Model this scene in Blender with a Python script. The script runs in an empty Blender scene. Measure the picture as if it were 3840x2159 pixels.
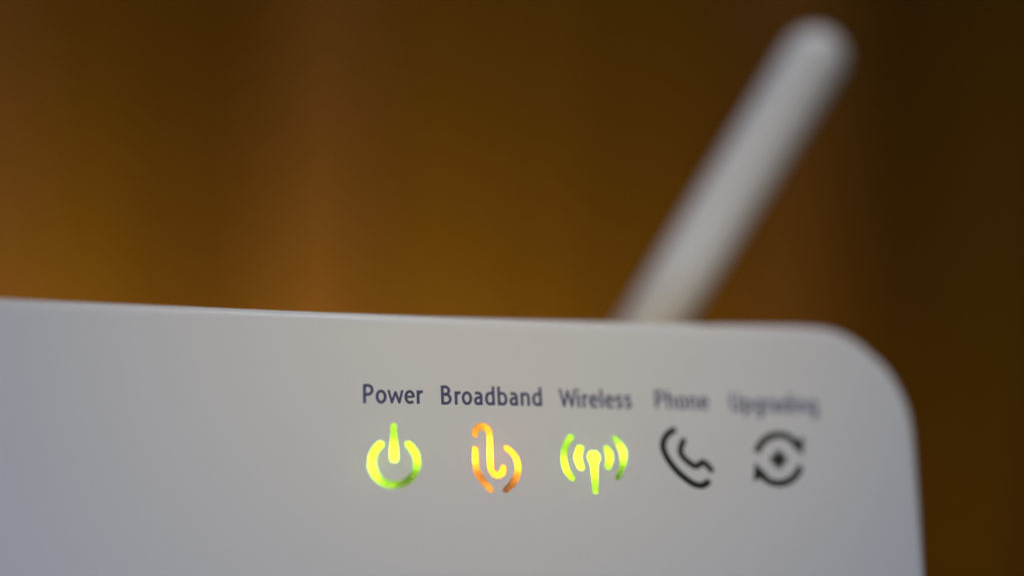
import bpy, bmesh, math, random
from mathutils import Vector, Matrix
from mathutils.geometry import delaunay_2d_cdt
random.seed(7)
MM = 0.001
CAM_H = 103.6                      # camera height above the table, mm
scene = bpy.context.scene
COL = scene.collection

# ------------------------------------------------------------------ camera
cam_d = bpy.data.cameras.new('camera')
cam = bpy.data.objects.new('camera', cam_d)
COL.objects.link(cam)
cam_d.lens = 45.0
cam_d.sensor_width = 36.0
cam_d.clip_start = 0.002
cam_d.clip_end = 20.0
ROLL = math.radians(2.064)
cam.matrix_world = (Matrix.Translation((0, 0, CAM_H * MM)) @
                    Matrix.Rotation(math.radians(90), 4, 'X') @ Matrix.Rotation(ROLL, 4, 'Z'))
cam_d.dof.use_dof = True
cam_d.dof.focus_distance = 112.0 / 1.048 * MM
cam_d.dof.aperture_fstop = 2.95
scene.camera = cam

# ------------------------------------------------------------------ world, lamps, exposure
world = bpy.data.worlds.new('World')
scene.world = world
world.use_nodes = True
bg = world.node_tree.nodes['Background']
bg.inputs[0].default_value = (0.62, 0.74, 1.0, 1)
bg.inputs[1].default_value = 0.02

def area(name, loc, target, size, power, color, size_y=None, spread=180):
    l = bpy.data.lights.new(name, 'AREA')
    l.size = size * MM
    if size_y:
        l.shape = 'RECTANGLE'; l.size_y = size_y * MM
    l.energy = power; l.color = color; l.spread = math.radians(spread)
    o = bpy.data.objects.new(name, l)
    COL.objects.link(o)
    p = Vector(loc) * MM; t = Vector(target) * MM
    o.location = p
    o.rotation_euler = (t - p).to_track_quat('-Z', 'Y').to_euler()
    return o

Z = CAM_H
def spot(name, loc, target, power, color, cone, blend, radius):
    l = bpy.data.lights.new(name, 'SPOT')
    l.energy = power; l.color = color; l.spot_size = math.radians(cone); l.spot_blend = blend; l.shadow_soft_size = radius * MM
    o = bpy.data.objects.new(name, l)
    COL.objects.link(o)
    p = Vector(loc) * MM; t = Vector(target) * MM
    o.location = p
    o.rotation_euler = (t - p).to_track_quat('-Z', 'Y').to_euler()
    return o

# warm reading lamp in front of and above the router, daylight from behind the photographer, a lamp low behind the router
spot('reading_lamp', (130, -150, Z + 200), (0, 111, Z + 7), 1.16, (1.0, 0.79, 0.34), 19, 1.0, 18)
area('window_light', (-80, -190, Z - 70), (5, 108, Z - 10), 180, 0.33, (0.61, 0.72, 1.0), 150)
area('top_rim_fill', (50, 95, Z + 330), (25, 100, Z), 120, 0.045, (0.80, 0.84, 1.0), 120, spread=50)  # unseen cool fill from above, added to brighten the casing rim and antenna
area('low_lamp', (-66, 212, Z - 98), (-66, 300, Z - 58), 190, 0.56, (1.0, 0.76, 0.34), 50)

vs = scene.view_settings
vs.view_transform = 'Standard'
vs.look = 'None'
vs.exposure = 0.0
vs.gamma = 1.0
scene.cycles.use_denoising = True
scene.cycles.max_bounces = 8

# ------------------------------------------------------------------ measured drawing of the front panel (millimetres, in the panel's own plane)
OUT = [[-41.32,8.35],[-34.795,8.266],[-28.065,8.179],[-21.121,8.089],[-13.952,8.02],[-7.124,7.955],[-0.085,7.911],[7.179,7.891],[14.679,7.896],[22.432,7.952],[26.676,8.001],[29.569,7.932],[31.511,7.652],[33.378,6.797],[34.993,5.521],[36.384,4.061],[37.471,2.115],[38.041,0.099],[38.192,-1.927],[38.028,-4.645],[37.677,-9.048],[37.121,-15.025]]
power_ring = [[-11.246,-3.511,0.633],[-11.425,-3.671,0.632],[-11.584,-3.851,0.631],[-11.718,-4.05,0.631],[-11.826,-4.263,0.631],[-11.907,-4.487,0.63],[-11.958,-4.719,0.629],[-11.98,-4.955,0.629],[-11.973,-5.191,0.628],[-11.935,-5.423,0.628],[-11.868,-5.648,0.627],[-11.774,-5.862,0.628],[-11.653,-6.062,0.628],[-11.507,-6.245,0.627],[-11.34,-6.407,0.628],[-11.152,-6.547,0.628],[-10.949,-6.661,0.628],[-10.731,-6.749,0.629],[-10.504,-6.808,0.629],[-10.271,-6.838,0.63],[-10.035,-6.839,0.63],[-9.8,-6.81,0.631],[-9.57,-6.751,0.631],[-9.348,-6.664,0.633],[-9.138,-6.55,0.633],[-8.944,-6.41,0.635],[-8.768,-6.248,0.635],[-8.614,-6.064,0.636],[-8.484,-5.863,0.637],[-8.38,-5.647,0.637],[-8.304,-5.42,0.639],[-8.257,-5.186,0.639],[-8.24,-4.947,0.64],[-8.254,-4.71,0.64],[-8.298,-4.476,0.64],[-8.372,-4.25,0.641],[-8.474,-4.036,0.641],[-8.603,-3.838,0.641],[-8.756,-3.657,0.64],[-8.932,-3.499,0.64]]
power_bar = [[-10.133,-1.963,0.54],[-10.133,-2.828,0.595],[-10.135,-3.749,0.693],[-10.142,-4.604,0.748]]
bb_hook = [[-3.306,-2.608,0.541],[-3.248,-2.326,0.572],[-3.007,-2.033,0.618],[-2.671,-1.92,0.618],[-2.304,-2.043,0.633],[-2.097,-2.38,0.604],[-2.054,-2.85,0.574],[-2.061,-3.555,0.573],[-2.086,-4.489,0.586],[-2.081,-5.263,0.598],[-1.967,-5.711,0.613],[-1.704,-5.973,0.628],[-1.407,-6.004,0.644],[-1.123,-5.819,0.644],[-1.005,-5.494,0.602],[-0.994,-5.417,0.587]]
bb_left = [[-3.339,-3.833,0.554],[-3.357,-4.493,0.582],[-3.333,-5.265,0.595],[-3.165,-5.918,0.609],[-2.784,-6.532,0.58],[-2.374,-6.969,0.565],[-2.168,-7.259,0.523]]
bb_right = [[-0.622,-3.751,0.561],[-0.232,-4.078,0.562],[0.087,-4.522,0.577],[0.25,-5.066,0.605],[0.236,-5.648,0.634],[0.056,-6.228,0.632],[-0.285,-6.729,0.616],[-0.617,-7.073,0.585],[-0.886,-7.279,0.554]]
w_ol = [[5.024,-2.787,0.592],[4.63,-3.322,0.606],[4.372,-3.917,0.605],[4.296,-4.47,0.603],[4.337,-5.099,0.603],[4.515,-5.725,0.601],[4.907,-6.272,0.586]]
w_il = [[5.785,-3.737,0.638],[5.618,-4.15,0.683],[5.542,-4.545,0.712],[5.597,-4.939,0.681],[5.756,-5.348,0.62]]
w_ir = [[8.189,-3.782,0.631],[8.324,-4.18,0.676],[8.362,-4.537,0.706],[8.299,-4.934,0.674],[8.154,-5.314,0.628]]
w_or = [[9.007,-2.84,0.541],[9.331,-3.376,0.588],[9.563,-3.895,0.618],[9.624,-4.374,0.618],[9.538,-4.932,0.601],[9.298,-5.646,0.568],[8.936,-6.261,0.52]]
w_mast = [[6.944,-4.937,0.731],[6.934,-5.41,0.699],[6.918,-6.196,0.637],[6.901,-6.978,0.576],[6.902,-7.415,0.529]]
ph_out = [[14.362,-2.12,0.598],[13.893,-2.401,0.596],[13.513,-2.827,0.593],[13.291,-3.395,0.593],[13.367,-4.041,0.591],[13.748,-4.844,0.591],[14.346,-5.66,0.592],[15.043,-6.307,0.592],[15.676,-6.747,0.593],[16.249,-6.948,0.593],[16.678,-6.909,0.595],[17.112,-6.67,0.597]]
ph_in = [[15.211,-3.044,0.563],[14.949,-3.549,0.562],[14.843,-4.019,0.561],[15.053,-4.478,0.561],[15.52,-4.92,0.562],[15.998,-5.242,0.562],[16.36,-5.201,0.563],[16.798,-4.934,0.564],[17.138,-5.119,0.566],[17.518,-5.579,0.565]]
up_top = [[21.996,-4.044,0.632],[22.099,-3.823,0.632],[22.224,-3.612,0.633],[22.371,-3.412,0.634],[22.536,-3.226,0.635],[22.72,-3.056,0.636],[22.919,-2.904,0.636],[23.131,-2.771,0.637],[23.353,-2.661,0.638],[23.584,-2.573,0.639],[23.82,-2.509,0.639],[24.059,-2.469,0.64],[24.297,-2.455,0.641],[24.533,-2.467,0.642],[24.763,-2.503,0.642],[24.984,-2.565,0.642],[25.194,-2.651,0.643],[25.39,-2.76,0.643],[25.571,-2.891,0.644],[25.733,-3.042,0.644],[25.875,-3.212,0.644],[25.995,-3.399,0.644],[26.092,-3.6,0.644],[26.165,-3.812,0.644]]
up_bot = [[26.052,-5.226,0.641],[25.945,-5.446,0.64],[25.816,-5.657,0.639],[25.666,-5.855,0.639],[25.498,-6.038,0.638],[25.313,-6.205,0.637],[25.113,-6.354,0.636],[24.9,-6.482,0.635],[24.678,-6.589,0.634],[24.449,-6.673,0.634],[24.215,-6.734,0.633],[23.979,-6.77,0.632],[23.743,-6.782,0.631],[23.511,-6.768,0.631],[23.286,-6.731,0.63],[23.068,-6.669,0.629],[22.862,-6.583,0.629],[22.669,-6.476,0.629],[22.492,-6.347,0.629],[22.332,-6.198,0.629],[22.192,-6.032,0.628],[22.072,-5.849,0.629],[21.975,-5.652,0.629],[21.902,-5.443,0.629]]
w_ball = [[6.957,-4.525,1.164]]
up_ar1 = [[26.744,-2.656],[26.386,-4.322],[25.216,-3.183]]
up_ar2 = [[21.36,-6.598],[21.699,-4.925],[22.835,-6.081]]
up_plus = [[23.222,-4.66],[24.812,-4.656],[24.118,-3.851],[23.916,-5.445]]
WORDS = {"Power":[[-12.639,-0.077],[-7.631,-0.067],[-12.623,1.533]],"Broadband":[[-6.096,-0.092],[2.643,-0.117],[-6.047,1.496]],"Wireless":[[4.224,-0.19],[10.723,-0.238],[4.325,1.422]],"Phone":[[12.912,-0.187],[17.84,-0.271],[13.061,1.468]],"Upgrading":[[19.981,-0.366],[28.383,-0.439],[20.169,1.314]]}
ANT = [[30.749,134.132,25.086],[14.868,131.765,-2.499],[11.627,131.301,-8.189]]

# ------------------------------------------------------------------ materials
def mat(name):
    m = bpy.data.materials.new(name); m.use_nodes = True
    nt = m.node_tree
    return m, nt, nt.nodes['Principled BSDF'], nt.nodes['Material Output']

def node(nt, t, **kw):
    n = nt.nodes.new(t)
    for k, v in kw.items(): setattr(n, k, v)
    return n

def plastic(name, col, rough, bump=0.22, glow=0):
    m, nt, b, out = mat(name)
    tc = node(nt, 'ShaderNodeTexCoord')
    n1 = node(nt, 'ShaderNodeTexNoise'); n1.inputs['Scale'].default_value = 60; n1.inputs['Detail'].default_value = 4
    nt.links.new(tc.outputs['Object'], n1.inputs['Vector'])
    mx = node(nt, 'ShaderNodeMix', data_type='RGBA')
    mx.inputs[6].default_value = (*[c * 0.965 for c in col], 1); mx.inputs[7].default_value = (*col, 1)
    nt.links.new(n1.outputs[0], mx.inputs[0]); nt.links.new(mx.outputs[2], b.inputs['Base Color'])
    mr = node(nt, 'ShaderNodeMapRange'); mr.inputs[3].default_value = rough - .03; mr.inputs[4].default_value = rough + .05
    nt.links.new(n1.outputs[0], mr.inputs[0]); nt.links.new(mr.outputs[0], b.inputs['Roughness'])
    n2 = node(nt, 'ShaderNodeTexNoise'); n2.inputs['Scale'].default_value = 5200; n2.inputs['Detail'].default_value = 2
    nt.links.new(tc.outputs['Object'], n2.inputs['Vector'])
    bp = node(nt, 'ShaderNodeBump'); bp.inputs['Strength'].default_value = bump; bp.inputs['Distance'].default_value = 0.00005
    nt.links.new(n2.outputs[0], bp.inputs['Height']); nt.links.new(bp.outputs[0], b.inputs['Normal'])
    if glow:
        # thin moulded wall: lets a trace of the LED light behind it through
        t = node(nt, 'ShaderNodeBsdfTranslucent'); t.inputs[0].default_value = (*col, 1)
        ms = node(nt, 'ShaderNodeMixShader'); ms.inputs[0].default_value = glow
        nt.links.new(b.outputs[0], ms.inputs[1]); nt.links.new(t.outputs[0], ms.inputs[2]); nt.links.new(ms.outputs[0], out.inputs[0])
    return m

def flat(name, col, rough=.5):
    m, nt, b, out = mat(name)
    b.inputs['Base Color'].default_value = (*col, 1); b.inputs['Roughness'].default_value = rough
    return m

def lens_mat(name, col):
    """frosted translucent light pipe: passes the light of the LED behind it"""
    m, nt, b, out = mat(name)
    nt.nodes.remove(b)
    tc = node(nt, 'ShaderNodeTexCoord')
    n1 = node(nt, 'ShaderNodeTexNoise'); n1.inputs['Scale'].default_value = 6500; n1.inputs['Detail'].default_value = 3
    nt.links.new(tc.outputs['Object'], n1.inputs['Vector'])
    mr = node(nt, 'ShaderNodeMapRange'); mr.inputs[1].default_value = .3; mr.inputs[2].default_value = .7
    mr.inputs[3].default_value = .6; mr.inputs[4].default_value = 1.0
    nt.links.new(n1.outputs[0], mr.inputs[0])
    mx = node(nt, 'ShaderNodeMix', data_type='RGBA'); mx.blend_type = 'MULTIPLY'; mx.inputs[0].default_value = 1
    mx.inputs[6].default_value = (*col, 1); nt.links.new(mr.outputs[0], mx.inputs[7])
    t = node(nt, 'ShaderNodeBsdfTranslucent'); nt.links.new(mx.outputs[2], t.inputs[0])
    g = node(nt, 'ShaderNodeBsdfGlossy'); g.inputs['Roughness'].default_value = .4
    s = node(nt, 'ShaderNodeMixShader'); s.inputs[0].default_value = .015
    nt.links.new(t.outputs[0], s.inputs[1]); nt.links.new(g.outputs[0], s.inputs[2])
    nt.links.new(s.outputs[0], out.inputs[0])
    return m

def wood(name, c1, c2):
    m, nt, b, out = mat(name)
    tc = node(nt, 'ShaderNodeTexCoord')
    oi = node(nt, 'ShaderNodeObjectInfo')
    ad = node(nt, 'ShaderNodeVectorMath', operation='ADD')
    nt.links.new(tc.outputs['Object'], ad.inputs[0]); nt.links.new(oi.outputs['Random'], ad.inputs[1])
    mp = node(nt, 'ShaderNodeMapping'); mp.inputs['Scale'].default_value = (110, 110, 5)
    nt.links.new(ad.outputs[0], mp.inputs[0])
    n1 = node(nt, 'ShaderNodeTexNoise'); n1.inputs['Scale'].default_value = 1; n1.inputs['Detail'].default_value = 6
    n1.inputs['Distortion'].default_value = .6
    nt.links.new(mp.outputs[0], n1.inputs['Vector'])
    cr = node(nt, 'ShaderNodeValToRGB')
    cr.color_ramp.elements[0].position = .3; cr.color_ramp.elements[0].color = (*c1, 1)
    cr.color_ramp.elements[1].position = .7; cr.color_ramp.elements[1].color = (*c2, 1)
    nt.links.new(n1.outputs[0], cr.inputs[0]); nt.links.new(cr.outputs[0], b.inputs['Base Color'])
    b.inputs['Roughness'].default_value = .7
    b.inputs['Specular IOR Level'].default_value = .08
    bp = node(nt, 'ShaderNodeBump'); bp.inputs['Strength'].default_value = .3; bp.inputs['Distance'].default_value = .0004
    nt.links.new(n1.outputs[0], bp.inputs['Height']); nt.links.new(bp.outputs[0], b.inputs['Normal'])
    return m

M_CASE = plastic('white_plastic', (.80, .795, .785), .42, glow=.03)
M_ANT = plastic('antenna_plastic', (.89, .86, .80), .30)
M_INK = flat('blue_grey_ink', (.034, .046, .165), .5)
M_DARK = flat('unlit_lens', (.003, .009, .006), .7)
M_GREEN = lens_mat('green_lens', (.92, .97, .9))
M_AMBER = lens_mat('amber_lens', (.97, .93, .9))
M_RUBBER = flat('rubber', (.03, .03, .03), .8)

# ------------------------------------------------------------------ helpers
def put(name, verts, faces, m, parent=None, smooth=False, flat_faces=()):
    me = bpy.data.meshes.new(name)
    me.from_pydata([tuple(c * MM for c in v) for v in verts], [], faces)
    me.materials.append(m)
    if smooth:
        fl = set(flat_faces)
        for p in me.polygons: p.use_smooth = p.index not in fl
    me.update()
    o = bpy.data.objects.new(name, me)
    COL.objects.link(o)
    o.parent = parent
    return o

def catmull(pts, n=6):
    out = []
    P = [tuple(2 * a - b for a, b in zip(pts[0], pts[1]))] + list(pts) + [tuple(2 * a - b for a, b in zip(pts[-1], pts[-2]))]
    for i in range(1, len(P) - 2):
        p0, p1, p2, p3 = P[i - 1:i + 3]
        for k in range(n):
            t = k / n
            out.append(tuple(.5 * (2 * b + (c - a) * t + (2 * a - 5 * b + 4 * c - d) * t * t + (3 * b - a - 3 * c + d) * t ** 3)
                             for a, b, c, d in zip(p0, p1, p2, p3)))
    out.append(tuple(pts[-1]))
    return out

def ribbon(pts, cap=True):
    """outline polygon of a stroke: pts = (x, y, width)"""
    L, R = [], []
    n = len(pts)
    for i, (x, y, w) in enumerate(pts):
        a = pts[max(i - 1, 0)]; b = pts[min(i + 1, n - 1)]
        dx, dy = b[0] - a[0], b[1] - a[1]
        d = math.hypot(dx, dy) or 1
        nx, ny = -dy / d * w / 2, dx / d * w / 2
        L.append((x + nx, y + ny)); R.append((x - nx, y - ny))
    def fan(c, frm, sgn):
        x, y, w = c
        a0 = math.atan2(frm[1] - y, frm[0] - x)
        return [(x + w / 2 * math.cos(a0 + sgn * math.pi * k / 8), y + w / 2 * math.sin(a0 + sgn * math.pi * k / 8)) for k in range(1, 8)]
    poly = list(R)
    if cap: poly += fan(pts[-1], R[-1], 1)
    poly += L[::-1]
    if cap: poly += fan(pts[0], L[0], 1)
    return poly

def disc(x, y, d, n=32):
    return [(x + d / 2 * math.cos(2 * math.pi * k / n), y + d / 2 * math.sin(2 * math.pi * k / n)) for k in range(n)]

def cdt(polys):
    V, Fc = [], []
    for p in polys:
        if sum(a[0] * b[1] - b[0] * a[1] for a, b in zip(p, p[1:] + p[:1])) < 0: p = p[::-1]   # counter-clockwise
        Fc.append(list(range(len(V), len(V) + len(p))))
        V += [Vector(q) for q in p]
    v, e, f, ov, oe, of = delaunay_2d_cdt(V, [], Fc, 0, 1e-5)
    return v, f, of

def union_mesh(polys):
    v, f, of = cdt(polys)
    keep = [t for t, o in zip(f, of) if o]
    used = sorted({i for t in keep for i in t}); ix = {u: k for k, u in enumerate(used)}
    return [tuple(v[i]) for i in used], [[ix[i] for i in t] for t in keep]

def extrude(v2, f2, h0, h1):
    """solid of a flat drawing between heights h0 (back) and h1 (front)"""
    n = len(v2)
    V = [(x, y, h1) for x, y in v2] + [(x, y, h0) for x, y in v2]
    def ccw(t):
        a, b, c = (v2[i] for i in t[:3])
        return (b[0] - a[0]) * (c[1] - a[1]) - (b[1] - a[1]) * (c[0] - a[0]) > 0
    fr = [t if ccw(t) else t[::-1] for t in f2]
    Fc = [list(t) for t in fr] + [[i + n for i in t[::-1]] for t in fr]
    cnt = {}
    for t in fr:
        for i in range(len(t)):
            cnt[(t[i], t[(i + 1) % len(t)])] = 1
    for a, b in cnt:
        if (b, a) not in cnt: Fc.append([b, a, a + n, b + n])
    return V, Fc

# ------------------------------------------------------------------ the setting: table top and panelled wall
def box(x0, x1, y0, y1, z0, z1, bev=0.0):
    bm = bmesh.new()
    bmesh.ops.create_cube(bm, size=1)
    for v in bm.verts:
        v.co = ((x0 + x1) / 2 + v.co.x * (x1 - x0), (y0 + y1) / 2 + v.co.y * (y1 - y0), (z0 + z1) / 2 + v.co.z * (z1 - z0))
    if bev:
        bmesh.ops.bevel(bm, geom=bm.edges[:], offset=bev, segments=2, affect='EDGES', profile=.5)
    V = [tuple(v.co) for v in bm.verts]; bm.verts.index_update()
    Fc = [[v.index for v in f.verts] for f in bm.faces]
    bm.free()
    return V, Fc

WALL_Y = 300.0
W_DARK = wood('wood_dark', (.072, .033, .0030), (.118, .056, .0055))
W_MID = wood('wood_mid', (.100, .048, .0035), (.165, .082, .0075))
W_LIGHT = wood('wood_light', (.122, .057, .0120), (.200, .096, .0240))
W_RED = wood('wood_red', (.080, .029, .0030), (.135, .052, .0060))
t = put('table_top', *box(-260, 200, -60, WALL_Y - 3, -22, 0, 2), W_MID); t['kind'] = 'structure'
t['label'] = 'brown wooden surface under the router'
wall = put('wall_back', *box(-320, 320, WALL_Y + 8, WALL_Y + 22, -160, 420), W_DARK); wall['kind'] = 'structure'
wall['label'] = 'brown wooden panelled wall far out of focus behind the router'
PW = 27.0
shades = {-5: W_MID, -4: W_LIGHT, -3: W_MID, -2: W_DARK, -1: W_LIGHT, 0: W_MID, 1: W_MID, 2: W_MID, 3: W_LIGHT, 4: W_DARK, 5: W_MID, 6: W_RED, 7: W_RED, 8: W_DARK}
for i in range(-11, 12):
    x = i * PW - 18
    m = shades.get(i) or (W_MID, W_DARK, W_LIGHT)[i % 3]
    d = random.uniform(-.6, .6)
    p = put('plank', *box(x - PW / 2 + .5, x + PW / 2 - .5, WALL_Y + d, WALL_Y + 7.9, -160, 420, .9), m, wall)

# ------------------------------------------------------------------ the router
E1 = Vector((0.96995, 0.24332, 0.0)); E2 = Vector((-0.08205, 0.32707, 0.94143)); EN = Vector((0.22907, -0.91314, 0.3372))
OO = Vector((0.3544, 108.4575, -9.8339 + CAM_H))
S0, T0 = -42.0, -95.0                       # foot of the panel, the router's own origin
base = (OO + E1 * S0 + E2 * T0) * MM
router = bpy.data.objects.new('router', None)
COL.objects.link(router)
router.empty_display_size = .02
mw = Matrix((E1, E2, EN)).transposed().to_4x4(); mw.translation = base
router.matrix_world = mw
router['label'] = 'white plastic router with printed labels, lit icons and a stubby antenna'
router['category'] = 'router'
def loc2(p): return (p[0] - S0, p[1] - T0)

# icon drawings
ICON = {
    'power_icon': dict(m=M_GREEN, parts=[('ring', [ribbon(power_ring)]), ('bar', [ribbon(catmull(power_bar))])]),
    'broadband_icon': dict(m=M_AMBER, parts=[('hooked_stroke', [ribbon(catmull(bb_hook))]), ('curved_stroke', [ribbon(catmull(bb_left))]),
                                             ('curved_stroke', [ribbon(catmull(bb_right))])]),
    'wireless_icon': dict(m=M_GREEN, parts=[('wave', [ribbon(catmull(w_ol))]), ('wave', [ribbon(catmull(w_il))]),
                                            ('mast', [ribbon(catmull(w_mast)), disc(*w_ball[0])]),
                                            ('wave', [ribbon(catmull(w_ir))]), ('wave', [ribbon(catmull(w_or))])]),
    'phone_icon': dict(m=M_DARK, parts=[('handset_back', [ribbon(catmull(ph_out))]), ('handset_inside', [ribbon(catmull(ph_in))])]),
}
px = up_plus
def star(c4, k=.36):
    cx = sum(p[0] for p in c4) / 4; cy = sum(p[1] for p in c4) / 4
    w = .68
    l, r, u, d = c4
    return [ribbon([(l[0], l[1], w), (r[0], r[1], w)], False), ribbon([(u[0], u[1], w), (d[0], d[1], w)], False)]
ICON['upgrading_icon'] = dict(m=M_DARK, parts=[('arrow', [ribbon(up_top, False), up_ar1]), ('arrow', [ribbon(up_bot, False), up_ar2]), ('plus', star(up_plus))])

# outline of the casing: the traced top edge and right corner, then the rest of a rounded rectangle
right_low = OUT[-1]
outl = [tuple(p[:2]) for p in catmull(OUT, 5)]
RC = 8.0
BL, BR, LX = T0, 34.9, -122.0
outl.append((36.0, -40.0)); outl.append((BR + .4, T0 + RC + 12))
outl += [(BR - RC + RC * math.cos(a), T0 + RC + RC * math.sin(a)) for a in [-math.pi / 2 * k / 12 for k in range(13)]]
outl += [(LX + RC + RC * math.cos(a), T0 + RC + RC * math.sin(a)) for a in [-math.pi / 2 - math.pi / 2 * k / 12 for k in range(13)]]
TY = OUT[0][1] + .3; RC2 = 10.5
outl += [(LX + RC2 + RC2 * math.cos(a), TY - RC2 + RC2 * math.sin(a)) for a in [math.pi - math.pi / 2 * k / 16 for k in range(17)]]
outl.append((-75, TY))
outl = [loc2(p) for p in outl]                 # clockwise

def inset(poly, d):
    n = len(poly); out = []
    for i in range(n):
        a, b, c = poly[i - 1], poly[i], poly[(i + 1) % n]
        def nrm(p, q):
            dx, dy = q[0] - p[0], q[1] - p[1]; l = math.hypot(dx, dy) or 1
            return (dy / l, -dx / l)           # clockwise loop: the inside is on the right
        n1, n2 = nrm(a, b), nrm(b, c)
        m = (n1[0] + n2[0], n1[1] + n2[1]); l = m[0] ** 2 + m[1] ** 2
        s = 2 * d / l
        out.append((b[0] + m[0] * s, b[1] + m[1] * s))
    return out

TH = 11.0        # casing depth
FR = 1.15        # edge rounding
GL = .0          # front face height
front = inset(outl, FR)
# front face with the icon slots cut through it
polys = [front]; owner = [None]
for nm, ic in ICON.items():
    for part, pl in ic['parts']:
        for p in pl:
            polys.append([loc2(q) for q in p]); owner.append(nm)
v, f, of = cdt(polys)
pan = [t for t, o in zip(f, of) if o and set(o) == {0}]
hol = [t for t, o in zip(f, of) if o and set(o) != {0}]
def ccw(t):
    a, b, c = (v[i] for i in t[:3]); return (b - a).cross(c - a) > 0
pan = [t if ccw(t) else t[::-1] for t in pan]; hol = [t if ccw(t) else t[::-1] for t in hol]
V = [(p[0], p[1], 0.0) for p in v]; Fc = [list(t) for t in pan]
he = {(t[i], t[(i + 1) % len(t)]) for t in hol for i in range(len(t))}
nb = len(V)
LIP, WALL = .05, .55
rim = {}
for t in pan:
    for i in range(len(t)):
        a, b = t[i], t[(i + 1) % len(t)]
        if (b, a) in he:
            for q in (a, b):
                if q not in rim:
                    rim[q] = (len(V), len(V) + 1)
                    V.append((v[q][0], v[q][1], 0.0)); V.append((v[q][0], v[q][1], -WALL))
            Fc.append([b, a, rim[a][1], rim[b][1]])
nflat = len(Fc)
n = len(outl)
rings = []
K = 9
for k in range(K + 1):
    a = math.pi / 2 * k / K
    rings.append((inset(outl, FR * (1 - math.sin(a))), -FR * (1 - math.cos(a))))
rings.append((outl, -TH + 2.0))
for k in range(1, 7):
    a = math.pi / 2 * k / 6
    rings.append((inset(outl, 2.0 * (1 - math.cos(a))), -TH + 2.0 - 2.0 * math.sin(a)))
idx = []
for ring, h in rings:
    idx.append(len(V)); V += [(x, y, h) for x, y in ring]
for a, b in zip(idx, idx[1:]):
    for i in range(n):
        j = (i + 1) % n
        Fc.append([a + i, a + j, b + j, b + i])
Fc.append([idx[-1] + i for i in range(n)])
casing = put('casing', V, Fc, M_CASE, router, True, list(range(nflat)) + [len(Fc) - 1])

# light pipes: one lens for each stroke, sunk a little under the face
for nm, ic in ICON.items():
    par = None
    icon = bpy.data.objects.new(nm, None); COL.objects.link(icon); icon.parent = router
    icon.empty_display_size = .002
    for part, pl in ic['parts']:
        v2, f2 = union_mesh([[loc2(q) for q in p] for p in pl])
        if ic['m'] is M_DARK:
            VV, FF = extrude(v2, f2, -.5, -.03)
        else:
            VV, FF = [(x, y, -.16) for x, y in v2], f2
        put(part, VV, FF, ic['m'], icon)
LAB = {'power_icon': 'power symbol lit yellow green', 'broadband_icon': 'looped broadband symbol lit amber', 'wireless_icon': 'mast with waves symbol lit yellow green',
       'phone_icon': 'unlit black telephone handset symbol', 'upgrading_icon': 'unlit black circling arrows symbol with a plus'}
for k_, s_ in LAB.items(): bpy.data.objects[k_]['label'] = s_

# LEDs behind the light pipes
def led(s, t_, h, p, col, r=.35):
    l = bpy.data.lights.new('led', 'POINT'); l.energy = p; l.color = col; l.shadow_soft_size = r * MM
    o = bpy.data.objects.new('led', l); COL.objects.link(o); o.parent = router
    x, y = loc2((s, t_)); o.location = (x * MM, y * MM, h * MM)
GC = (.50, 1.0, .014); AC = (1.0, .31, .010)
P = 1.35e-4
for a in [(-11.8, -5.3, -1.0, 1.8), (-10.14, -4.2, -.95, 1.5), (-8.4, -4.4, -.95, .75), (-11.3, -3.7, -.95, .6), (-9.0, -3.7, -.95, .35), (-10.13, -2.0, -.7, .06), (-10.4, -6.8, -.95, .12)]: led(a[0], a[1], a[2], a[3] * P, GC)
for a in [(-2.08, -4.4, -1.0, 2.6), (-2.06, -3.5, -.95, .9), (-3.3, -4.5, -.95, 1.1), (.2, -4.9, -.95, 1.3), (-.5, -3.9, -.95, .5), (-1.2, -5.7, -.95, .7), (-2.35, -2.05, -.7, .15), (-3.3, -2.6, -.7, .15), (-2.3, -7.0, -.7, .16)]: led(a[0], a[1], a[2], a[3] * P, AC)
for a in [(6.96, -4.5, -1.0, 2.0), (5.6, -4.8, -.95, 1.8), (4.4, -5.2, -.95, .9), (9.62, -4.0, -.75, .9), (8.34, -4.4, -.75, .5), (6.9, -7.4, -.7, .07), (4.95, -2.8, -.7, .12), (6.93, -5.6, -.95, .5)]: led(a[0], a[1], a[2], a[3] * P, GC)
# black light guide boxes that keep each symbol's light to itself
M_GUIDE = flat('black_guide', (.03, .03, .03), .7)
for x0, x1 in ((-13.6, -6.6), (-4.9, 1.9), (3.2, 10.8)):
    (ax0, ay0), (ax1, ay1) = loc2((x0, -8.4)), loc2((x1, -1.0))
    zf, zb = -.56, -4.0
    V = [(x, y, z) for z in (zf, zb) for x, y in ((ax0, ay0), (ax1, ay0), (ax1, ay1), (ax0, ay1))]
    Fc = [[0, 1, 5, 4], [1, 2, 6, 5], [2, 3, 7, 6], [3, 0, 4, 7], [4, 5, 6, 7]]
    put('light_guide', V, Fc, M_GUIDE, router)

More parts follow.
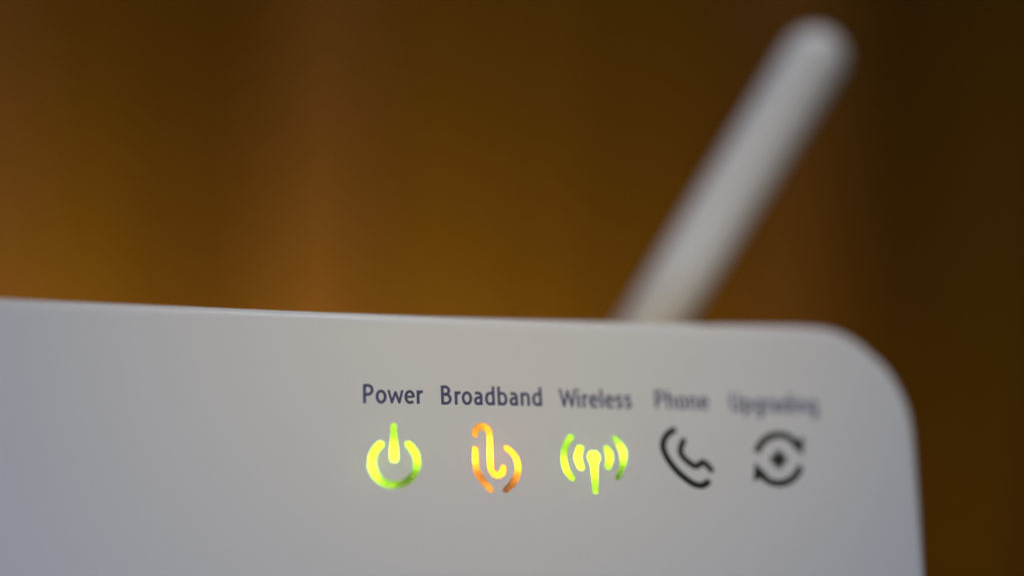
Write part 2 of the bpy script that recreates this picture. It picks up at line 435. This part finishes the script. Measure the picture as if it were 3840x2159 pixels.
# ------------------------------------------------------------------ printed words: drawn letter by letter as pen strokes (capital height 100, x-height 71)
SW = 15.3
def el(cx, cy, rx, ry, a0, a1, n=22):
    return [(cx + rx * math.cos(math.radians(a0 + (a1 - a0) * k / n)), cy + ry * math.sin(math.radians(a0 + (a1 - a0) * k / n))) for k in range(n + 1)]
def st(pts, cap=False, sm=False, w=SW):
    p = [(x, y, w) for x, y in pts]
    if sm: p = catmull(p, 5)
    return ribbon(p, cap)
def poly_line(pts, w=SW):
    out = [st(q, w=w) for q in zip(pts, pts[1:])]
    out += [disc(x, y, w, 16) for x, y in pts[1:-1]]
    return out
def ring(cx, cy, rx, ry):
    return [st(el(cx, cy, rx, ry, 0, 182, 18)), st(el(cx, cy, rx, ry, 180, 362, 18))]
BOWL_D = [(45, 58), (37, 63.2), (27, 64.5), (14, 58), (7, 36), (12, 13.5), (25, 6.6), (36, 9.5), (45, 18)]
BOWL_B = [(52 - x, y) for x, y in BOWL_D]
ARCH = [(7, 50), (14, 59.5), (26, 64.6), (37, 60.5), (42, 46)]
G = {
 'P': (54, [st([(7, 0), (7, 100)]), st([(7, 93.3), (25, 93.3)] + el(25, 70, 20, 23.3, 85, -85, 14) + [(25, 46.7), (7, 46.7)])]),
 'B': (56, [st([(7, 0), (7, 100)]), st([(7, 93.3), (24, 93.3)] + el(24, 74, 17.5, 19.3, 85, -85, 12) + [(24, 54.7), (7, 54.7)]),
            st([(7, 53), (26, 53)] + el(26, 29.9, 22, 23.2, 85, -85, 14) + [(26, 6.7), (7, 6.7)])]),
 'o': (54, ring(27, 35.5, 20.3, 29.2)),
 'w': (78, poly_line([(4, 71), (20.5, 6), (39, 60), (57.5, 6), (74, 71)], 12.6)),
 'e': (49, [st([(9, 36.5), (43, 36.5)], w=12), st(el(26, 35.5, 19.3, 29.2, -4, 290, 30) + [(37.5, 9), (44, 12)])]),
 'r': (32, [st([(7, 0), (7, 71)]), st([(7, 46), (12, 57), (20, 63.5), (32, 64)], sm=True)]),
 'a': (45, [st([(38, 0), (38, 40), (36.5, 53), (30, 62), (19, 64.6), (6, 60.5)], sm=True),
            st([(38, 40), (25, 39.5), (12, 35), (7, 22), (11, 10), (21, 6.4), (31, 10.5), (38, 19)], sm=True)]),
 'd': (52, [st([(45, 0), (45, 101)]), st(BOWL_D, sm=True)]),
 'b': (52, [st([(7, 0), (7, 101)]), st(BOWL_B, sm=True)]),
 'p': (52, [st([(7, -30), (7, 71)]), st(BOWL_B, sm=True)]),
 'n': (49, [st([(7, 0), (7, 71)]), st(ARCH + [(42, 0)], sm=True)]),
 'h': (49, [st([(7, 0), (7, 101)]), st(ARCH + [(42, 0)], sm=True)]),
 'W': (92, poly_line([(4, 100), (24, 6), (46, 88), (68, 6), (88, 100)], 13)),
 'i': (14, [st([(7, 0), (7, 71)]), disc(7, 92, 17, 20)]),
 'l': (14, [st([(7, 0), (7, 101)])]),
 's': (41, [st([(36, 60), (28, 64.2), (19, 64.6), (9.5, 58.5), (9, 48.5), (18, 40.5), (29, 32.5), (33.5, 22), (29, 10.5), (18, 6.5), (5, 10.5)], sm=True)]),
 'U': (58, [st([(7, 100), (7, 34), (12, 14), (29, 6.5), (46, 14), (51, 34), (51, 100)], sm=True)]),
 'g': (52, [st([(45, 71), (45, -6), (41, -19), (29, -24.5), (10, -21)], sm=True), st(BOWL_D, sm=True)]),
}
KERN = {'r': -6, 'P': -4, 'B': 0, 'W': -6}
LEFT = {'o': -3, 'e': -3, 'a': -2, 'w': -6, 'd': -2, 'g': -2, 's': -3}
RIGHT = {'o': -3, 'e': -3, 'w': -6, 'b': -2, 'p': -2, 's': -3, 'P': -4, 'W': -10, 'r': -7}
for word, (bl, br, tl) in WORDS.items():
    x = 0; polys = []
    for k, ch in enumerate(word):
        wd, strokes = G[ch]
        if k: x += 15.5 + LEFT.get(ch, 0) + RIGHT.get(word[k - 1], 0)
        polys += [[(px_ + x, py_) for px_, py_ in s] for s in strokes]
        x += wd
    ux = ((br[0] - bl[0]) / x, (br[1] - bl[1]) / x)
    hgt = (1.63 + (tl[1] - bl[1]) * 0) / 100
    v2, f2 = union_mesh(polys)
    v2 = [loc2((bl[0] + ux[0] * a, bl[1] + ux[1] * a + hgt * b)) for a, b in v2]
    VV, FF = extrude(v2, f2, -.004, .012)
    o = put('printed_word', VV, FF, M_INK, router)
    o['label'] = 'the word ' + word + ' printed in blue grey'

# ------------------------------------------------------------------ antenna on the back
def to_local(p):
    d = Vector(p) + Vector((0, 0, CAM_H)) - base / MM
    return Vector((d.dot(E1), d.dot(E2), d.dot(EN)))
tip, mid, low = (to_local(p) for p in ANT)
ax = (tip - mid).normalized()
start = low - ax * 1.0
R0, R1 = 3.05, 3.25
L = (tip - start).length
prof = [(0, 0), (R0 - .5, 0), (R0, .5)]
prof += [(R0 + (R1 - R0) * k / 8, L * k / 8) for k in range(1, 9)]
prof += [(R1 * math.cos(math.pi / 2 * k / 10), L + R1 * .95 * math.sin(math.pi / 2 * k / 10)) for k in range(1, 11)]
q = ax.to_track_quat('Z', 'Y')
NS = 40; V = []; Fc = []
for r, h in prof:
    for i in range(NS):
        a = 2 * math.pi * i / NS
        V.append(tuple(start + q @ Vector((r * math.cos(a), r * math.sin(a), h))))
for k in range(len(prof) - 1):
    for i in range(NS):
        j = (i + 1) % NS
        Fc.append([k * NS + i, k * NS + j, (k + 1) * NS + j, (k + 1) * NS + i])
antenna = put('antenna', V, Fc, M_ANT, router, True)
antenna['label'] = 'round ended white antenna leaning right, out of focus'
# hinge block between antenna foot and the back of the casing
hx, hy = start.x, start.y
V, Fc = box(hx - 4.2, hx + 4.2, hy - 6, hy + 3.0, start.z - 3.2, -TH + .4, .8)
put('hinge', V, Fc, M_ANT, antenna)
# rear prop that holds the leaning casing up
back_leg = [(-30, 2.0), (30, 2.0)]
for sx in (-45, 45):
    x = sx
    # a wedge whose lower edge meets the table
    tz = lambda y, z: base.z / MM + E2.z * y + EN.z * z
    zb = -38.0
    yb = -(base.z / MM + EN.z * zb) / E2.z
    V = [(x - 3, 4, -TH + .3), (x + 3, 4, -TH + .3), (x + 3, 34, -TH + .3), (x - 3, 34, -TH + .3),
         (x - 3, yb, zb), (x + 3, yb, zb), (x + 3, yb + 5, zb), (x - 3, yb + 5, zb)]
    Fc = [[0, 1, 2, 3], [7, 6, 5, 4], [0, 4, 5, 1], [1, 5, 6, 2], [2, 6, 7, 3], [3, 7, 4, 0]]
    put('prop', V, Fc, M_CASE, router)
